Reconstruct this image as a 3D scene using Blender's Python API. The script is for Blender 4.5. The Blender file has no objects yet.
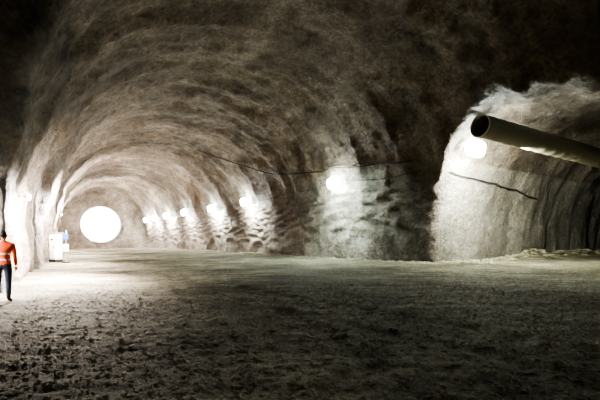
import bpy, bmesh, math, random
import numpy as np
from mathutils import Vector, noise, Matrix
from mathutils.bvhtree import BVHTree
random.seed(7)
C=bpy.context; D=bpy.data
col=C.scene.collection

AU=(0.8607,0.5091); AV=(-0.5091,0.8607)       # across / along the main tunnel
BA=(0.831,0.556); BP=(0.556,-0.831)           # along / across (right) the branch
BC=(12.7,21.6)
def uv2w(u,v): return (u*AU[0]+v*AV[0], u*AU[1]+v*AV[1])
def w2uv(x,y): return (x*AU[0]+y*AU[1], x*AV[0]+y*AV[1])

# ------------------------------------------------------------ materials
def mat(name):
    m=D.materials.new(name); m.use_nodes=True
    return m,m.node_tree.nodes,m.node_tree.links,m.node_tree.nodes['Principled BSDF']
def simple(name,c,r=0.6,metal=0,em=0,emc=None):
    m,n,l,b=mat(name)
    b.inputs['Base Color'].default_value=(*c,1); b.inputs['Roughness'].default_value=r
    b.inputs['Metallic'].default_value=metal
    if em:
        b.inputs['Emission Color'].default_value=(*(emc or c),1); b.inputs['Emission Strength'].default_value=em
    else:
        t=n.new('ShaderNodeTexNoise'); t.inputs['Scale'].default_value=9; t.inputs['Detail'].default_value=5
        r_=n.new('ShaderNodeMapRange'); r_.inputs['To Min'].default_value=0.7; r_.inputs['To Max'].default_value=1.2
        mx=n.new('ShaderNodeMix'); mx.data_type='RGBA'; mx.blend_type='MULTIPLY'; mx.inputs[0].default_value=1
        tc=n.new('ShaderNodeTexCoord'); l.new(tc.outputs['Object'],t.inputs['Vector'])
        mx.inputs[6].default_value=(*c,1); l.new(t.outputs['Fac'],r_.inputs['Value']); l.new(r_.outputs[0],mx.inputs[7])
        l.new(mx.outputs[2],b.inputs['Base Color'])
    return m

def shotcrete(name,dark,mid,light,bump=0.6,rot=0.0,streak=0.5):
    m,n,l,b=mat(name)
    tc=n.new('ShaderNodeTexCoord')
    def nz(scale,detail,rough,vec=None,dist=0):
        t=n.new('ShaderNodeTexNoise'); t.inputs['Scale'].default_value=scale
        t.inputs['Detail'].default_value=detail; t.inputs['Roughness'].default_value=rough
        t.inputs['Distortion'].default_value=dist
        l.new(vec or tc.outputs['Object'],t.inputs['Vector']); return t
    mp=n.new('ShaderNodeMapping'); mp.inputs['Rotation'].default_value=(0,0,rot)
    l.new(tc.outputs['Object'],mp.inputs['Vector'])
    mp2=n.new('ShaderNodeMapping'); mp2.inputs['Scale'].default_value=(0.12,0.9,0.12)
    l.new(mp.outputs[0],mp2.inputs['Vector'])
    big=nz(0.22,6,0.62,dist=0.4); med=nz(1.4,8,0.7); st=nz(1.0,6,0.6,mp2.outputs[0],0.3); fine=nz(5,7,0.75)
    add=n.new('ShaderNodeMath'); add.operation='MULTIPLY_ADD'; add.inputs[1].default_value=streak
    l.new(st.outputs['Fac'],add.inputs[0]); l.new(big.outputs['Fac'],add.inputs[2])
    add2=n.new('ShaderNodeMath'); add2.operation='MULTIPLY_ADD'; add2.inputs[1].default_value=0.6
    l.new(med.outputs['Fac'],add2.inputs[0]); l.new(add.outputs[0],add2.inputs[2])
    mr=n.new('ShaderNodeMapRange'); tot=0.5*(1+streak+0.6)
    mr.inputs['From Min'].default_value=tot-0.24; mr.inputs['From Max'].default_value=tot+0.26
    l.new(add2.outputs[0],mr.inputs['Value'])
    cr=n.new('ShaderNodeValToRGB'); e=cr.color_ramp.elements
    e[0].color=(*dark,1); e[1].color=(*light,1); x=e.new(0.5); x.color=(*mid,1)
    l.new(mr.outputs[0],cr.inputs['Fac'])
    sp=n.new('ShaderNodeMapRange'); sp.inputs['From Min'].default_value=0.3; sp.inputs['From Max'].default_value=0.7
    sp.inputs['To Min'].default_value=0.4; sp.inputs['To Max'].default_value=1.5
    l.new(fine.outputs['Fac'],sp.inputs['Value'])
    mx=n.new('ShaderNodeMix'); mx.data_type='RGBA'; mx.blend_type='MULTIPLY'; mx.inputs[0].default_value=1
    l.new(cr.outputs[0],mx.inputs[6]); l.new(sp.outputs[0],mx.inputs[7]); l.new(mx.outputs[2],b.inputs['Base Color'])
    b.inputs['Roughness'].default_value=0.62
    b.inputs['Specular IOR Level'].default_value=0.45
    h=n.new('ShaderNodeMath'); h.operation='MULTIPLY_ADD'; h.inputs[1].default_value=0.5
    l.new(fine.outputs['Fac'],h.inputs[0]); l.new(med.outputs['Fac'],h.inputs[2])
    bp=n.new('ShaderNodeBump'); bp.inputs['Strength'].default_value=bump; bp.inputs['Distance'].default_value=0.8
    l.new(h.outputs[0],bp.inputs['Height']); l.new(bp.outputs[0],b.inputs['Normal'])
    return m
ROTM=-math.atan2(AV[1],AV[0])+math.pi/2
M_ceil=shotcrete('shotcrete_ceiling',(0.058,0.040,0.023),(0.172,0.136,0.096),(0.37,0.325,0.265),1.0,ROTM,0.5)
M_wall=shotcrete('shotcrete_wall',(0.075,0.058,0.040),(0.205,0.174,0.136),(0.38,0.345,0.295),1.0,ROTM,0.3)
M_branch=shotcrete('shotcrete_branch',(0.11,0.094,0.068),(0.24,0.218,0.175),(0.39,0.365,0.31),1.0,-math.atan2(BA[1],BA[0])+math.pi/2,0.15)

# ------------------------------------------------------------ cavern air volume
SEC=[(-14,-6,27,13),(0,-5.6,26.5,14),(8,-5.2,24.3,14),(12.9,-4.8,22.8,14),(14.4,-1.75,22.4,13.8),(18.6,-1.7,21.5,13.7),
     (22,-1.5,20.6,13.4),(27,-1.3,19.8,13),(44,-1.15,19.2,12.4),(54,-1.15,18.4,12),(70,-1.15,16.3,11.5),(84.5,-1.15,14.4,11)]
def interp(v,k): return float(np.interp(v,[s[0] for s in SEC],[s[k] for s in SEC]))
def ring(a,h,n=2.35,N=48):
    pts=[(a,-1.6)]
    for i in range(N+1):
        t=math.pi*i/N; c,s=math.cos(t),math.sin(t)
        pts.append((a*math.copysign(abs(c)**(2/n),c), h*abs(s)**(2/n)))
    pts.append((-a,-1.6)); return pts
def loft(rings):
    V=[];F=[];k=len(rings[0])
    for r in rings: V+=r
    for i in range(len(rings)-1):
        for j in range(k):
            a=i*k+j;b=i*k+(j+1)%k
            F.append((a,b,b+k,a+k))
    F.append(tuple(range(k))[::-1]); F.append(tuple((len(rings)-1)*k+j for j in range(k)))
    return V,F
R=[]
for v in sorted(set(list(np.arange(-14,84.6,3))+[s[0] for s in SEC])):
    uL,uR,h=interp(v,1),interp(v,2),interp(v,3); c=(uL+uR)/2; a=(uR-uL)/2
    R.append([(*uv2w(c+x,v),z) for x,z in ring(a,h)])
V,F=loft(R)
R=[]
for w in np.arange(-6,59,4):
    R.append([(BC[0]+w*BA[0]+x*BP[0], BC[1]+w*BA[1]+x*BP[1], z) for x,z in ring(6.5,9.5,2.4)])
V2,F2=loft(R); k=len(V); V+=V2; F+=[tuple(i+k for i in f) for f in F2]
me=D.meshes.new('air'); me.from_pydata(V,[],F)
bm=bmesh.new(); bm.from_mesh(me)
bmesh.ops.recalc_face_normals(bm,faces=bm.faces); bm.to_mesh(me); bm.free()
ob=D.objects.new('air',me); col.objects.link(ob)
md=ob.modifiers.new('r','REMESH'); md.mode='VOXEL'; md.voxel_size=0.18
sm=ob.modifiers.new('s','SMOOTH'); sm.iterations=3; sm.factor=0.5
dg=C.evaluated_depsgraph_get(); ev=ob.evaluated_get(dg); m2=D.meshes.new_from_object(ev)
nv=len(m2.vertices); co=np.empty(nv*3); m2.vertices.foreach_get('co',co); co=co.reshape(-1,3)
nr=np.empty(nv*3); m2.vertices.foreach_get('normal',nr); nr=nr.reshape(-1,3)
polys=[tuple(p.vertices) for p in m2.polygons]
D.objects.remove(ob)
N=noise.noise
out=np.empty_like(co)
for i in range(nv):
    x,y,z=co[i]; u,v=w2uv(x,y)
    d_uR=u-interp(v,2)
    w=(x-BC[0])*BA[0]+(y-BC[1])*BA[1]; q=(x-BC[0])*BP[0]+(y-BC[1])*BP[1]
    br=min(1,max(0,(d_uR+0.6)/1.5))
    ph=v*(1-br)+w*br
    wob=0.35*N((x*.12,y*.12,z*.12))
    rib=abs(math.sin(math.pi*(ph/2.9+wob)))**0.7
    if v>83.8: rib=0
    amp=0.26 if v>20 else 0.14
    rw=1.35 if (u<10 or z>8) else .75
    d=amp*(rib-0.6)*(1-br)
    d+=0.40*N((x*.16,y*.16,z*.16+5))+0.18*N((x*.45,y*.45,z*.2))+rw*(0.12*N((x*1.1,y*1.1,z*.6))+0.08*N((x*2.1,y*2.1,z*1.7)))
    if z<8:
        f=min(1,(8-z)/3)
        g=N((u*.55*(1-br)+q*.55*br+3,ph*.5,z*.05))
        d+=f*0.45*(1-.6*br)*(abs(g)*2-0.4)
    if v>12 and math.hypot(x-9.1,y-27)<2.5: d*=.45
    out[i]=co[i]+nr[i]*d
full=D.meshes.new('full'); full.from_pydata([tuple(p) for p in out],[],polys); full.update()
fn=np.empty(nv*3); full.vertices.foreach_get('normal',fn); fn=-fn.reshape(-1,3)
groups={}
for p in polys:
    c=out[list(p)].mean(0)
    if c[2]<-0.9: continue
    u,v=w2uv(c[0],c[1])
    q=(c[0]-BC[0])*BP[0]+(c[1]-BC[1])*BP[1]
    if c[2]>6.8 and v<83.7: g='ceiling'
    elif v>83.7: g='wall_end'
    elif v<-13.0: g='wall_back'
    elif u>interp(v,2)+0.1 and c[0]*BA[0]+c[1]*BA[1]>21.5: g='wall_branch_left' if q<0 else 'wall_branch_right'
    elif u<5: g='wall_left'
    else: g='wall_right'
    groups.setdefault(g,[]).append(p[::-1])
for g,ps in groups.items():
    ids=sorted({i for p in ps for i in p}); mp={a:b for b,a in enumerate(ids)}
    me=D.meshes.new(g); me.from_pydata([tuple(out[i]) for i in ids],[],[tuple(mp[i] for i in p) for p in ps])
    me.shade_smooth()
    me.normals_split_custom_set_from_vertices([tuple(fn[i]) for i in ids])
    o=D.objects.new(g,me); col.objects.link(o)
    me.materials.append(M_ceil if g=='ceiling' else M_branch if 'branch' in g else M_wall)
D.meshes.remove(full)
bvh=BVHTree.FromPolygons([tuple(p) for p in out],polys)
def wallpt(v,z,side=1,off=0.0,u0=8):
    o=Vector((*uv2w(u0,v),z)); d=Vector((AU[0]*side,AU[1]*side,0))
    h=bvh.ray_cast(o,d)[0]; return h-d*off
def branchpt(w,z,side=-1,off=0.0):
    o=Vector((BC[0]+w*BA[0],BC[1]+w*BA[1],z)); d=Vector((BP[0]*side,BP[1]*side,0))
    h=bvh.ray_cast(o,d)[0]; return h-d*off

# ------------------------------------------------------------ floor
def rut(x,y,x0,s,w_,ph):
    c=x0+s*y+1.2*math.sin(y*.09+ph); r=0
    for o_ in (-.95,.95):
        t=(x-c-o_)/w_
        if abs(t)<2.5: r+=-.035*math.exp(-t*t)+.02*math.exp(-(abs(t)-1.6)**2*3)
    return r
def fz(x,y):
    z=0.07*N((x*.15,y*.15,1))+0.04*N((x*.5,y*.5,2))+0.03*N((x*1.4,y*1.4,3))+0.02*N((x*3.1,y*4.5,4))+0.025*N((x*7,y*7,9))
    if 1<y<40 and abs(x)<20: z+=rut(x,y,1.5,-.42,.22,0)+rut(x,y,-2,.55,.24,1.5)+rut(x,y,8,-.75,.22,3)
    w=(x-BC[0])*BA[0]+(y-BC[1])*BA[1]; q=(x-BC[0])*BP[0]+(y-BC[1])*BP[1]
    if w>4 and -9<q<0:
        z+=min(1,(w-4)/8)*(0.5+.5*N((x*.4,y*.4,7)))*math.exp(-((q+5.4)/1.3)**2)
    return z
xs=np.concatenate([np.arange(-60,-14,0.6),np.arange(-14,14,0.1),np.arange(14,72,0.5)])
ys=np.concatenate([np.arange(-14,1.5,0.6),np.arange(1.5,14,0.08),np.arange(14,30,0.25),np.arange(30,92,0.5)])
nx,ny=len(xs),len(ys)
V=[(x,y,fz(x,y)) for y in ys for x in xs]
F=[(j*nx+i,j*nx+i+1,(j+1)*nx+i+1,(j+1)*nx+i) for j in range(ny-1) for i in range(nx-1)]
def inside(x,y,mg=0.8):
    u,v=w2uv(x,y)
    if -14-mg<v<84.5+mg and interp(v,1)-mg-(3.6 if (12<v<15.5 and mg>0) else 0)<u<interp(v,2)+mg: return True
    w=(x-BC[0])*BA[0]+(y-BC[1])*BA[1]; q=(x-BC[0])*BP[0]+(y-BC[1])*BP[1]
    return abs(q)<6.5+mg and -6<w<58+mg
F=[f for f in F if inside(V[f[0]][0],V[f[0]][1],1.2)]
used=sorted({i for f in F for i in f}); mp={a:b for b,a in enumerate(used)}
me=D.meshes.new('floor'); me.from_pydata([V[i] for i in used],[],[tuple(mp[i] for i in f) for f in F]); me.shade_smooth()
fl=D.objects.new('floor',me); col.objects.link(fl)
def gravel(name,c0,c1,c2,bump=.8):
    m,n,l,b=mat(name)
    tc=n.new('ShaderNodeTexCoord')
    def nz(s,d,r,vec=None):
        t=n.new('ShaderNodeTexNoise'); t.inputs['Scale'].default_value=s; t.inputs['Detail'].default_value=d; t.inputs['Roughness'].default_value=r
        l.new(vec or tc.outputs['Object'],t.inputs['Vector']); return t
    a=nz(0.35,5,0.6); bb=nz(5,7,0.75); c_=nz(22,5,0.8)
    mpp=n.new('ShaderNodeMapping'); mpp.inputs['Rotation'].default_value=(0,0,0.12); mpp.inputs['Scale'].default_value=(0.25,2.2,1); l.new(tc.outputs['Object'],mpp.inputs['Vector'])
    tr=nz(1.2,5,0.6,mpp.outputs[0])
    prev=a.outputs['Fac']
    for o_ in (bb,tr,c_):
        s=n.new('ShaderNodeMath'); s.operation='ADD'; l.new(prev,s.inputs[0]); l.new(o_.outputs['Fac'],s.inputs[1]); prev=s.outputs[0]
    mr=n.new('ShaderNodeMapRange'); mr.inputs['From Min'].default_value=1.7; mr.inputs['From Max'].default_value=2.3; l.new(prev,mr.inputs['Value'])
    cr=n.new('ShaderNodeValToRGB'); e=cr.color_ramp.elements; e[0].color=(*c0,1); e[1].color=(*c2,1); x=e.new(.5); x.color=(*c1,1)
    l.new(mr.outputs[0],cr.inputs['Fac']); l.new(cr.outputs[0],b.inputs['Base Color'])
    b.inputs['Roughness'].default_value=0.85; b.inputs['Specular IOR Level'].default_value=0.25
    bp=n.new('ShaderNodeBump'); bp.inputs['Strength'].default_value=bump; bp.inputs['Distance'].default_value=0.16
    l.new(prev,bp.inputs['Height']); l.new(bp.outputs[0],b.inputs['Normal'])
    return m
M_floor=gravel('gravel_floor',(0.058,0.050,0.027),(0.20,0.186,0.122),(0.45,0.43,0.32),1.0)
me.materials.append(M_floor)
M_stone=gravel('stone',(0.14,0.13,0.085),(0.27,0.255,0.18),(0.42,0.405,0.30))

def ico():
    t=(1+5**.5)/2
    v=np.array([(-1,t,0),(1,t,0),(-1,-t,0),(1,-t,0),(0,-1,t),(0,1,t),(0,-1,-t),(0,1,-t),(t,0,-1),(t,0,1),(-t,0,-1),(-t,0,1)])/1.9
    f=[(0,11,5),(0,5,1),(0,1,7),(0,7,10),(0,10,11),(1,5,9),(5,11,4),(11,10,2),(10,7,6),(7,1,8),(3,9,4),(3,4,2),(3,2,6),(3,6,8),(3,8,9),(4,9,5),(2,4,11),(6,2,10),(8,6,7),(9,8,1)]
    return v,f
IV,IF=ico()
def stones(name,pts):
    V=[];F=[]
    rs=np.random.RandomState(3)
    for x,y,s in pts:
        k=len(V); sc=rs.uniform(.6,1.3,3)*s; sc[2]*=.55
        a=rs.uniform(0,6.28); ca,sa=math.cos(a),math.sin(a)
        vv=IV*sc*rs.uniform(.75,1.2,(12,1))
        for p in vv: V.append((x+p[0]*ca-p[1]*sa,y+p[0]*sa+p[1]*ca,fz(x,y)+p[2]))
        F+=[tuple(i+k for i in f) for f in IF]
    me=D.meshes.new(name); me.from_pydata(V,[],F); me.materials.append(M_stone)
    o=D.objects.new(name,me); col.objects.link(o); return o
pts=[]
while len(pts)<14000:
    y=1.8+13*random.random()**1.2; x=random.uniform(-.8,.8)*y
    u,v=w2uv(x,y)
    if u>-.8 and x<9: pts.append((x,y,random.choice([.010,.012,.015,.02,.028,.035]) ))
stones('gravel_stones',pts)
pts=[]
for _ in range(700):
    v=random.uniform(18.5,80); u=interp(v,2)-abs(random.gauss(0,.45))-.1; x,y=uv2w(u,v); pts.append((x,y,random.uniform(.05,.22)))
for _ in range(800):
    w=random.uniform(0,50); q=-6.5+abs(random.gauss(0,.9))+.1; pts.append((BC[0]+w*BA[0]+q*BP[0],BC[1]+w*BA[1]+q*BP[1],random.uniform(.05,.30)))
stones('wall_rubble',pts)

# ------------------------------------------------------------ helpers
def newobj(name,me,parent=None,mt=None):
    o=D.objects.new(name,me); col.objects.link(o)
    if mt: me.materials.append(mt)
    if parent: o.parent=parent
    return o
def empty(name,loc,rz=0):
    o=D.objects.new(name,None); col.objects.link(o); o.location=loc; o.rotation_euler=(0,0,rz); return o
def box(name,loc,size,mt,parent=None,bev=0.02,rot=(0,0,0)):
    me=D.meshes.new(name); bm=bmesh.new(); bmesh.ops.create_cube(bm,size=1)
    bmesh.ops.scale(bm,vec=size,verts=bm.verts)
    if bev: bmesh.ops.bevel(bm,geom=bm.edges[:],offset=min(bev,min(size)*.3),segments=2,affect='EDGES')
    bm.to_mesh(me); bm.free(); o=newobj(name,me,parent,mt); o.location=loc; o.rotation_euler=rot; return o
def cyl(name,loc,r,h,mt,parent=None,rot=(0,0,0),seg=24,r2=None):
    me=D.meshes.new(name); bm=bmesh.new(); bmesh.ops.create_cone(bm,cap_ends=True,segments=seg,radius1=r,radius2=r if r2 is None else r2,depth=h)
    bm.to_mesh(me); bm.free(); o=newobj(name,me,parent,mt); o.location=loc; o.rotation_euler=rot; return o
def tube(name,pts,r,mt,parent=None):
    cu=D.curves.new(name,'CURVE'); cu.dimensions='3D'; cu.bevel_depth=r; cu.bevel_resolution=3
    sp=cu.splines.new('POLY'); sp.points.add(len(pts)-1)
    for i,p in enumerate(pts): sp.points[i].co=(*p,1)
    cu.materials.append(mt); o=D.objects.new(name,cu); col.objects.link(o)
    if parent: o.parent=parent
    return o
M_metal=simple('galvanised_steel',(0.45,0.45,0.43),0.45,0.7)
M_housing=simple('light_grey_housing',(0.6,0.6,0.58),0.5)
M_black=simple('black_rubber',(0.015,0.015,0.015),0.6)
M_white=simple('white_paint',(0.75,0.75,0.73),0.5)
M_blue=simple('blue_paint',(0.05,0.13,0.35),0.45)
M_glass=simple('lamp_glass',(1,1,1),0.3,0,150,(0.90,1,0.98))

# ------------------------------------------------------------ lamps
def spot(e,name,loc,dirv,power,color,angle=120,blend=1.0,r=.15):
    L=D.lights.new(name,'SPOT'); L.energy=power; L.color=color; L.shadow_soft_size=r
    L.spot_size=math.radians(angle); L.spot_blend=blend
    o=D.objects.new(name,L); col.objects.link(o); o.parent=e; o.location=loc
    o.rotation_euler=Vector(dirv).to_track_quat('-Z','Y').to_euler(); return o
def floodlight(pos,inward,wallp,outp,color=(0.9,1,0.93),scale=1.0,outdir=(.55,0,-.8),outang=170,off=1.3,walldir=(-1,0,-.05),wallang=140,wz=-.6):
    rz=math.atan2(inward[1],inward[0])
    e=empty('wall_floodlight',pos,rz)
    S=scale; tl=(0,.2,0)
    box('back_plate',(-0.2,0,0.05*S),(0.05,0.2*S,0.25*S),M_housing,e)
    for s_ in (-1,1): box('bracket_'+('a' if s_<0 else 'b'),(-.05,s_*.40*S,0),(0.35*S,0.02,0.04),M_metal,e,.005)
    box('housing',(.12*S,0,0),(.1*S,.74*S,.40*S),M_housing,e,.04,tl)
    for i in range(6): box(f'cooling_fin_{i+1}',(.06*S,(-.3+.12*i)*S,.02*S),(.06*S,.02,.3*S),M_metal,e,0,tl)
    me=D.meshes.new('glass'); bm=bmesh.new(); bmesh.ops.create_uvsphere(bm,u_segments=32,v_segments=20,radius=1)
    for v_ in bm.verts:
        x,y,z=v_.co
        v_.co=(.16*S*x,.42*S*math.copysign(abs(y)**.55,y),.25*S*math.copysign(abs(z)**.55,z))
    bm.to_mesh(me); bm.free(); me.shade_smooth()
    g=newobj('glass',me,e,M_glass); g.location=(.2*S,0,-.02*S); g.rotation_euler=tl
    if wallp: spot(e,'wall_wash_bulb',(off,0,wz),walldir,wallp,color,wallang,1,.12)
    if outp: spot(e,'flood_bulb',(.9*S,0,-.3*S),outdir,outp,color,outang,1.0,.2)
    return e
inw=(-AU[0],-AU[1])
floodlight(wallpt(26.0,6.1,1,0.3),inw,6200,2600,(0.80,1,0.95),1.8,off=2.1,walldir=(-1,-.1,-.25),wallang=145,wz=-.9)
for v,z,p,q in [(42.3,5.9,11500,500),(52.3,5.8,12500,500),(62,5.8,12500,500),(70,5.7,11000,450),(76.5,5.6,9000,450),(81,5.4,4500,300)]:
    floodlight(wallpt(v,z,1,0.3),inw,p,q,(0.95,1,0.95) if v<60 else (1,0.95,0.91),1.8,off=1.1,wz=-.55,walldir=(-1,0,-.2))
# branch tunnel lamp
e=floodlight(branchpt(.8,7.4,-1,0.3),BP,8000,0,(0.95,1,0.88),2.1,off=1.8,walldir=(-1,-.1,-.05),wallang=145,wz=-.9)
spot(e,'flood_bulb',(3.4,-.5,-.8),(-.5,.9,-.5),12500,(0.97,1,0.88),140,1,.2)
spot(e,'floor_bulb',(2.6,-.3,-.9),(.3,-.2,-1),3300,(0.97,1,0.88),160,1,.2)
spot(e,'crown_bulb',(2.2,.2,.6),(.30,.2,1),420,(0.97,1,0.88),50,.6,.2)
# left wall lamps
linw=AU
pink=(1,0.87,0.81)
for v,z,p,q,od in [(18.5,3.2,26000,12500,(.12,.98,-.15)),(30,4.2,15000,23000,(.20,.97,.02)),(46,4.8,15000,50000,(.30,.93,.1)),(64,5,12000,55000,(.4,.88,.1))]:
    floodlight(wallpt(v,z,-1,0.25),linw,p,q,pink,0.4,outdir=od,outang=122,walldir=(-.5,-.3,-.85),wallang=150,off=1.6,wz=-.2)
e=empty('tripod_worklight',(*uv2w(-3.6,11.4),fz(*uv2w(-3.6,11.4))),math.atan2(AV[1],AV[0]))
cyl('mast',(0,0,1.3),.03,2.4,M_metal,e)
for i in range(3):
    a=2.1*i; tube(f'leg_{i+1}',[(0,0,.8),(.55*math.cos(a),.55*math.sin(a),0.01)],.018,M_metal,e)
box('housing',(0,0,2.55),(.14,.5,.34),M_metal,e,.03); box('glass',(.08,0,2.55),(.02,.44,.28),M_glass,e,0)
spot(e,'bulb',(.2,0,2.45),(1,-.5,-.55),15000,(1,.92,.86),105,1)
# unseen fill floodlights, added behind the photographer to raise the ambient light
floodlight(wallpt(-6,6.5,-1,.3),AU,0,450,(1,.94,.76),1.0,outdir=(.8,.4,-.5),outang=150)
floodlight(wallpt(-8,6.5,1,.3),inw,0,2800,(1,.94,.76),1.0,outdir=(.8,-.3,-.65),outang=150)

# ------------------------------------------------------------ circular headwall
m,n,l,b=mat('white_concrete_glow')
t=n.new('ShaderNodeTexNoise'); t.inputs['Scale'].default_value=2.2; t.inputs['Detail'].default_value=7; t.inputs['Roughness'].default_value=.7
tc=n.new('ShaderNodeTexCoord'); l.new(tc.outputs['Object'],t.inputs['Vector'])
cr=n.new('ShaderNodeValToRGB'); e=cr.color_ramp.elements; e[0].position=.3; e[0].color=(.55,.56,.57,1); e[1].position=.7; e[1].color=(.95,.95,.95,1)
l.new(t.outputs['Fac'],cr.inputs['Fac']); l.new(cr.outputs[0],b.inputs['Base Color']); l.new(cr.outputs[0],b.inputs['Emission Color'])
b.inputs['Emission Strength'].default_value=1.2; b.inputs['Roughness'].default_value=.8  # emission added so the plain concrete disc looks brightly lit
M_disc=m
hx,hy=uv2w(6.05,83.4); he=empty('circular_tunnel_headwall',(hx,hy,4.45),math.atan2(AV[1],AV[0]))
cyl('glowing_face',(0,0,0),3.25,0.5,M_disc,he,(0,math.pi/2,0),96)
me=D.meshes.new('rim_ring'); bm=bmesh.new()
for i in range(96):
    a0=2*math.pi*i/96
    for r,xo in ((3.25,-.35),(3.4,-.35),(3.4,.3),(3.25,.3)): bm.verts.new((xo,r*math.cos(a0),r*math.sin(a0)))
bm.verts.ensure_lookup_table()
for i in range(96):
    for j in range(4):
        a0=i*4+j;b0=i*4+(j+1)%4;c0=((i+1)%96)*4+(j+1)%4;d0=((i+1)%96)*4+j
        bm.faces.new([bm.verts[q] for q in (a0,b0,c0,d0)])
bm.to_mesh(me); bm.free(); newobj('rim_ring',me,he,M_metal)

# ------------------------------------------------------------ ventilation duct
M_duct=simple('duct_fabric',(0.27,0.25,0.19),0.55)
P0=Vector((9.45,21.0,7.55)); P1=Vector((19.5,26.2,6.95)); P2=Vector((31,34.0,6.9)); P3=Vector((46,44,6.9))
path=[]
for i in range(121):
    t=i/120
    if t<.3: p=P0.lerp(P1,t/.3)
    elif t<.6: p=P1.lerp(P2,(t-.3)/.3)
    else: p=P2.lerp(P3,(t-.6)/.4)
    path.append(p)
ps=[Vector(p) for p in path]
for _ in range(30): ps=[ps[0]]+[(ps[i-1]+ps[i]*2+ps[i+1])/4 for i in range(1,len(ps)-1)]+[ps[-1]]
V=[];F=[];S=32
def rad(i): return 0.56+(0.018 if i%3 else -0.02)
def frame(i):
    t=(ps[min(i+1,len(ps)-1)]-ps[max(i-1,0)]).normalized(); s=t.cross(Vector((0,0,1))).normalized(); return t,s,s.cross(t)
for i in range(len(ps)):
    t,s,u_=frame(i)
    for j in range(S):
        a=2*math.pi*j/S; V.append(ps[i]+(s*math.cos(a)+u_*math.sin(a))*rad(i))
for i in range(len(ps)-1):
    for j in range(S): F.append((i*S+j,i*S+(j+1)%S,(i+1)*S+(j+1)%S,(i+1)*S+j))
dv=empty('ventilation_duct',(0,0,0))
me=D.meshes.new('duct_tube'); me.from_pydata(V,[],F); me.shade_smooth()
o=newobj('duct_tube',me,dv,M_duct); so=o.modifiers.new('t','SOLIDIFY'); so.thickness=0.03; so.offset=-1
t,s,u_=frame(0)
tube('mouth_hoop',[ps[0]+(s*math.cos(a)+u_*math.sin(a))*0.59 for a in np.linspace(0,2*math.pi,49)],0.03,M_metal,dv)
for k_,i in enumerate(range(3,118,8)):
    h=bvh.ray_cast(ps[i]+Vector((0,0,.65)),Vector((0,0,1)))[0]
    if h: tube(f'hanger_{k_+1}',[ps[i]+Vector((0,0,.56)),h],0.004,M_metal,dv)
    t,s,u_=frame(i)
    tube(f'strap_{k_+1}',[ps[i]+(s*math.cos(a)+u_*math.sin(a))*0.59 for a in np.linspace(0,2*math.pi,33)],0.012,M_duct,dv)

# ------------------------------------------------------------ cables on the walls
def cable(name,keys,fn,r=0.035,sag=.0):
    pts=[]
    for (a0,z0),(a1,z1) in zip(keys[:-1],keys[1:]):
        for i in range(14):
            t=i/14; h=fn(a0+(a1-a0)*t, z0+(z1-z0)*t-sag*4*t*(1-t)); pts.append(h)
    pts=[pts[0]]+[(pts[i-1]+pts[i]+pts[i+1])/3 for i in range(1,len(pts)-1)]+[pts[-1]]
    return tube(name,pts,r,M_black)
cable('power_cable',[(19.2,6.9),(22,7.1),(26,7.3),(30,7.5),(36,8.2),(42,10.4),(44.5,11.7)],lambda a,z:wallpt(a,z,1,.15),.045,.12)
cable('power_cable',[(0.2,6.0),(3,5.9),(6,5.7),(9,5.5),(12,4.9)],lambda a,z:branchpt(a,z,-1,.15),.045,.1)
cable('power_cable',[(18.9,6.2),(26.0,6.4),(35,6.2),(42.3,6.1),(52.3,6.0),(62,6.0),(70,5.9),(77,5.8)],lambda a,z:wallpt(a,z,1,.12),.022,.3)
def ceilpt(x,y): return bvh.ray_cast(Vector((x,y,4)),Vector((0,0,1)))[0]-Vector((0,0,.1))
tube('ceiling_cable',[ceilpt(12.3+.25*i,16.5+.3*i) for i in range(-16,8)],.035,M_black)

# ------------------------------------------------------------ electrical cabinet and warning post near left wall
cx,cy=uv2w(-0.45,33); rz=math.atan2(AU[1],AU[0])
e=empty('electrical_cabinet',(cx,cy,fz(cx,cy)),-math.pi/2-.3)
box('plinth',(0,0,.1),(.6,.6,.2),M_black,e)
box('body',(0,0,1.1),(.55,.55,1.8),M_white,e,.03)
box('door',(.29,0,1.1),(.03,.48,1.65),M_white,e,.01)
box('handle',(.32,.16,1.1),(.03,.03,.22),M_black,e,0)
box('label_plate',(.31,-.02,1.6),(.02,.2,.14),M_black,e,0)
box('roof',(0,0,2.05),(.7,.68,.08),M_metal,e,.02)
cx,cy=uv2w(.15,31)
e=empty('warning_post',(cx,cy,fz(cx,cy)))
cyl('post',(0,0,1.1),.04,2.2,M_metal,e); cyl('base',(0,0,.04),.25,.08,M_black,e); box('sign_plate',(0,-.06,1.75),(.35,.03,.4),M_blue,e,.01)
box('junction_box',(0,-.06,1.0),(.35,.18,.5),M_white,e,.02)

# ------------------------------------------------------------ worker
def skin(name,nodes,edges,mt,parent,lev=2):
    me=D.meshes.new(name); me.from_pydata([n_[:3] for n_ in nodes],edges,[]); me.materials.append(mt)
    o=D.objects.new(name,me); col.objects.link(o)
    sk=o.modifiers.new('k','SKIN'); sk.use_smooth_shade=True
    me.skin_vertices[0].data[0].use_root=True
    for i,n_ in enumerate(nodes):
        r=n_[3]; me.skin_vertices[0].data[i].radius=(r,r) if not isinstance(r,tuple) else r
    su=o.modifiers.new('s','SUBSURF'); su.levels=lev; su.render_levels=lev
    dg=C.evaluated_depsgraph_get(); m3=D.meshes.new_from_object(o.evaluated_get(dg)); D.objects.remove(o)
    m3.name=name
    o=D.objects.new(name,m3); col.objects.link(o); o.parent=parent; return o
M_or=simple('orange_hi_vis',(0.9,0.12,0.025),0.6); M_refl=simple('reflective_tape',(0.8,0.8,0.75),0.3)
M_pant=simple('dark_trousers',(0.03,0.035,0.06),0.8); M_boot=simple('boot_leather',(0.03,0.02,0.015),0.6)
M_skin=simple('skin',(0.5,0.27,0.18),0.5); M_hair=simple('hair',(0.03,0.02,0.015),0.7)
px,py=-7.27,9.8
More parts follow.
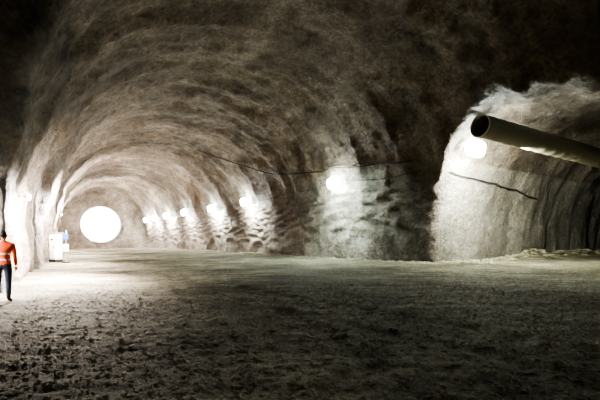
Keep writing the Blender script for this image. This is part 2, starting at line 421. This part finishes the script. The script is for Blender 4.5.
W=empty('construction_worker',(px,py,fz(px,py)),0.35)   # local +Y = facing direction
nodes=[(0,0,.93,(.165,.12)),(0,.0,1.08,(.155,.115)),(0,.01,1.25,(.175,.125)),(0,0,1.40,(.165,.11)),(0,0,1.485,.07),(0,.015,1.56,.058),
 (-.19,0,1.41,.07),(-.25,-.02,1.27,.055),(-.285,.0,1.12,.046),(-.25,.12,.98,.040),(-.215,.2,.92,.032),
 (.19,0,1.41,.07),(.225,-.015,1.27,.055),(.245,-.01,1.12,.046),(.25,.03,.97,.038),(.245,.06,.88,.031),
 (-.10,0,.86,.098),(-.11,.02,.66,.085),(-.115,.02,.48,.066),(-.12,.0,.30,.062),(-.12,-.01,.10,.045),(-.13,.05,.055,.045),(-.14,.16,.04,.038),
 (.10,0,.86,.098),(.105,.01,.66,.085),(.11,.01,.48,.066),(.115,-.015,.30,.062),(.115,-.02,.10,.045),(.125,.04,.055,.045),(.145,.15,.04,.038)]
edges=[(0,1),(1,2),(2,3),(3,4),(4,5),(3,6),(6,7),(7,8),(8,9),(9,10),(3,11),(11,12),(12,13),(13,14),(14,15),(0,16),(16,17),(17,18),(18,19),(19,20),(20,21),(21,22),(0,23),(23,24),(24,25),(25,26),(26,27),(27,28),(28,29)]
B=skin('body',nodes,edges,M_or,W)
for mm in (M_pant,M_boot,M_skin,M_refl): B.data.materials.append(mm)
for p in B.data.polygons:
    c=p.center; z=c.z; arm=abs(c.x)>.205
    if z<.16: k=2
    elif z<.93 and not (abs(c.x)>.2 and z>.8): k=1
    elif z>1.5: k=3
    elif arm and ((c.x<0 and c.y>.175 and z<1) or (c.x>0 and z<.90)): k=3
    elif not arm and (1.02<z<1.07 or 1.16<z<1.21): k=4
    else: k=0
    p.material_index=k
me=D.meshes.new('head'); bm=bmesh.new(); bmesh.ops.create_uvsphere(bm,u_segments=32,v_segments=24,radius=1)
for v_ in bm.verts:
    x,y,z=v_.co
    if z<0: x*=1-.32*(-z)**1.3; y=y*(1-.15*-z)+(.10*-z)
    if y>0.6: y*=.95
    g=math.exp(-((x/.16)**2+((z+.12)/.22)**2)); 
    if v_.co.y>.5: y+=.24*g*(1-.4*max(0,z)); 
    for s_ in (-1,1):
        if v_.co.y>.4: y-=.10*math.exp(-(((x-s_*.34)/.15)**2+((z-.05)/.12)**2))
    if v_.co.y>.5: y+=.05*math.exp(-((x/.25)**2+((z+.5)/.07)**2))
    v_.co=(x*.076,y*.098,z*.118)
bm.to_mesh(me); bm.free(); me.shade_smooth()
Hd=newobj('head',me,W,M_skin); Hd.location=(0,.03,1.64); me.materials.append(M_hair)
for p in me.polygons:
    c=p.center
    if c.z>.055 or (c.y<-.01 and c.z>-.05): p.material_index=1
hair=newobj('hair',me.copy(),W); hair.data.materials.clear(); hair.data.materials.append(M_hair)
bm=bmesh.new(); bm.from_mesh(hair.data)
bmesh.ops.delete(bm,geom=[f for f in bm.faces if f.material_index!=1],context='FACES')
for f in bm.faces: f.material_index=0
for v_ in bm.verts: v_.co*=1.07
bm.to_mesh(hair.data); bm.free(); hair.location=Hd.location
for s_ in (-1,1):
    me=D.meshes.new('ear'); bm=bmesh.new(); bmesh.ops.create_uvsphere(bm,u_segments=12,v_segments=8,radius=1); bmesh.ops.scale(bm,vec=(.012,.02,.032),verts=bm.verts); bm.to_mesh(me); bm.free()
    o=newobj('ear_'+('left' if s_<0 else 'right'),me,W,M_skin); o.location=(.076*s_,.02,1.64)
    me=D.meshes.new('eye'); bm=bmesh.new(); bmesh.ops.create_uvsphere(bm,u_segments=12,v_segments=8,radius=.011); bm.to_mesh(me); bm.free()
    o=newobj('eye_'+('left' if s_<0 else 'right'),me,W,M_black); o.location=(.027*s_,.112,1.645)
box('lips',(0,.125,1.583),(.045,.012,.012),simple('lip',(.4,.13,.1),.5),W,.004)
def hand(side,wr,dirv,palmn):
    d=Vector(dirv).normalized(); n_=Vector(palmn).normalized(); s=d.cross(n_).normalized(); w=Vector(wr)
    nd=[(*w,.028),(*(w+d*.05),(.040,.020)),(*(w+d*.095),(.040,.017))]
    skin(f'palm_{side}',nd,[(0,1),(1,2)],M_skin,W,2)
    for k_,(o_,L_) in enumerate(((-.030,.068),(-.010,.078),(.010,.073),(.030,.058))):
        b0=w+d*.085+s*o_; b1=b0+d*L_*.5+n_*.006; b2=b1+d*L_*.3+n_*.018; b3=b2+d*L_*.15+n_*.022
        skin(f'finger_{side}_{k_+1}',[(*b0,.0095),(*b1,.009),(*b2,.0085),(*b3,.0075)],[(0,1),(1,2),(2,3)],M_skin,W,1)
    b0=w+d*.03-s*.028; b1=b0-s*.03+d*.03+n_*.01; b2=b1+d*.03+n_*.012-s*.005
    skin(f'thumb_{side}',[(*b0,.013),(*b1,.011),(*b2,.009)],[(0,1),(1,2)],M_skin,W,1)
hand('left',(-.21,.21,.915),(.2,.9,-.3),(.6,0,-.6))
hand('right',(.245,.065,.875),(0,.2,-1),(-1,.1,0))

# ------------------------------------------------------------ world & camera
wd=D.worlds.new('w'); C.scene.world=wd; wd.use_nodes=True
wd.node_tree.nodes['Background'].inputs[0].default_value=(0.01,0.01,0.01,1); wd.node_tree.nodes['Background'].inputs[1].default_value=1
cam=D.cameras.new('camera'); co_=D.objects.new('camera',cam); col.objects.link(co_)
cam.lens=24; cam.sensor_width=36; cam.shift_y=40/600
co_.location=(0,0,1.55); co_.rotation_euler=(math.pi/2,0,0); cam.clip_end=300
C.scene.camera=co_
C.scene.view_settings.look='AgX - High Contrast'
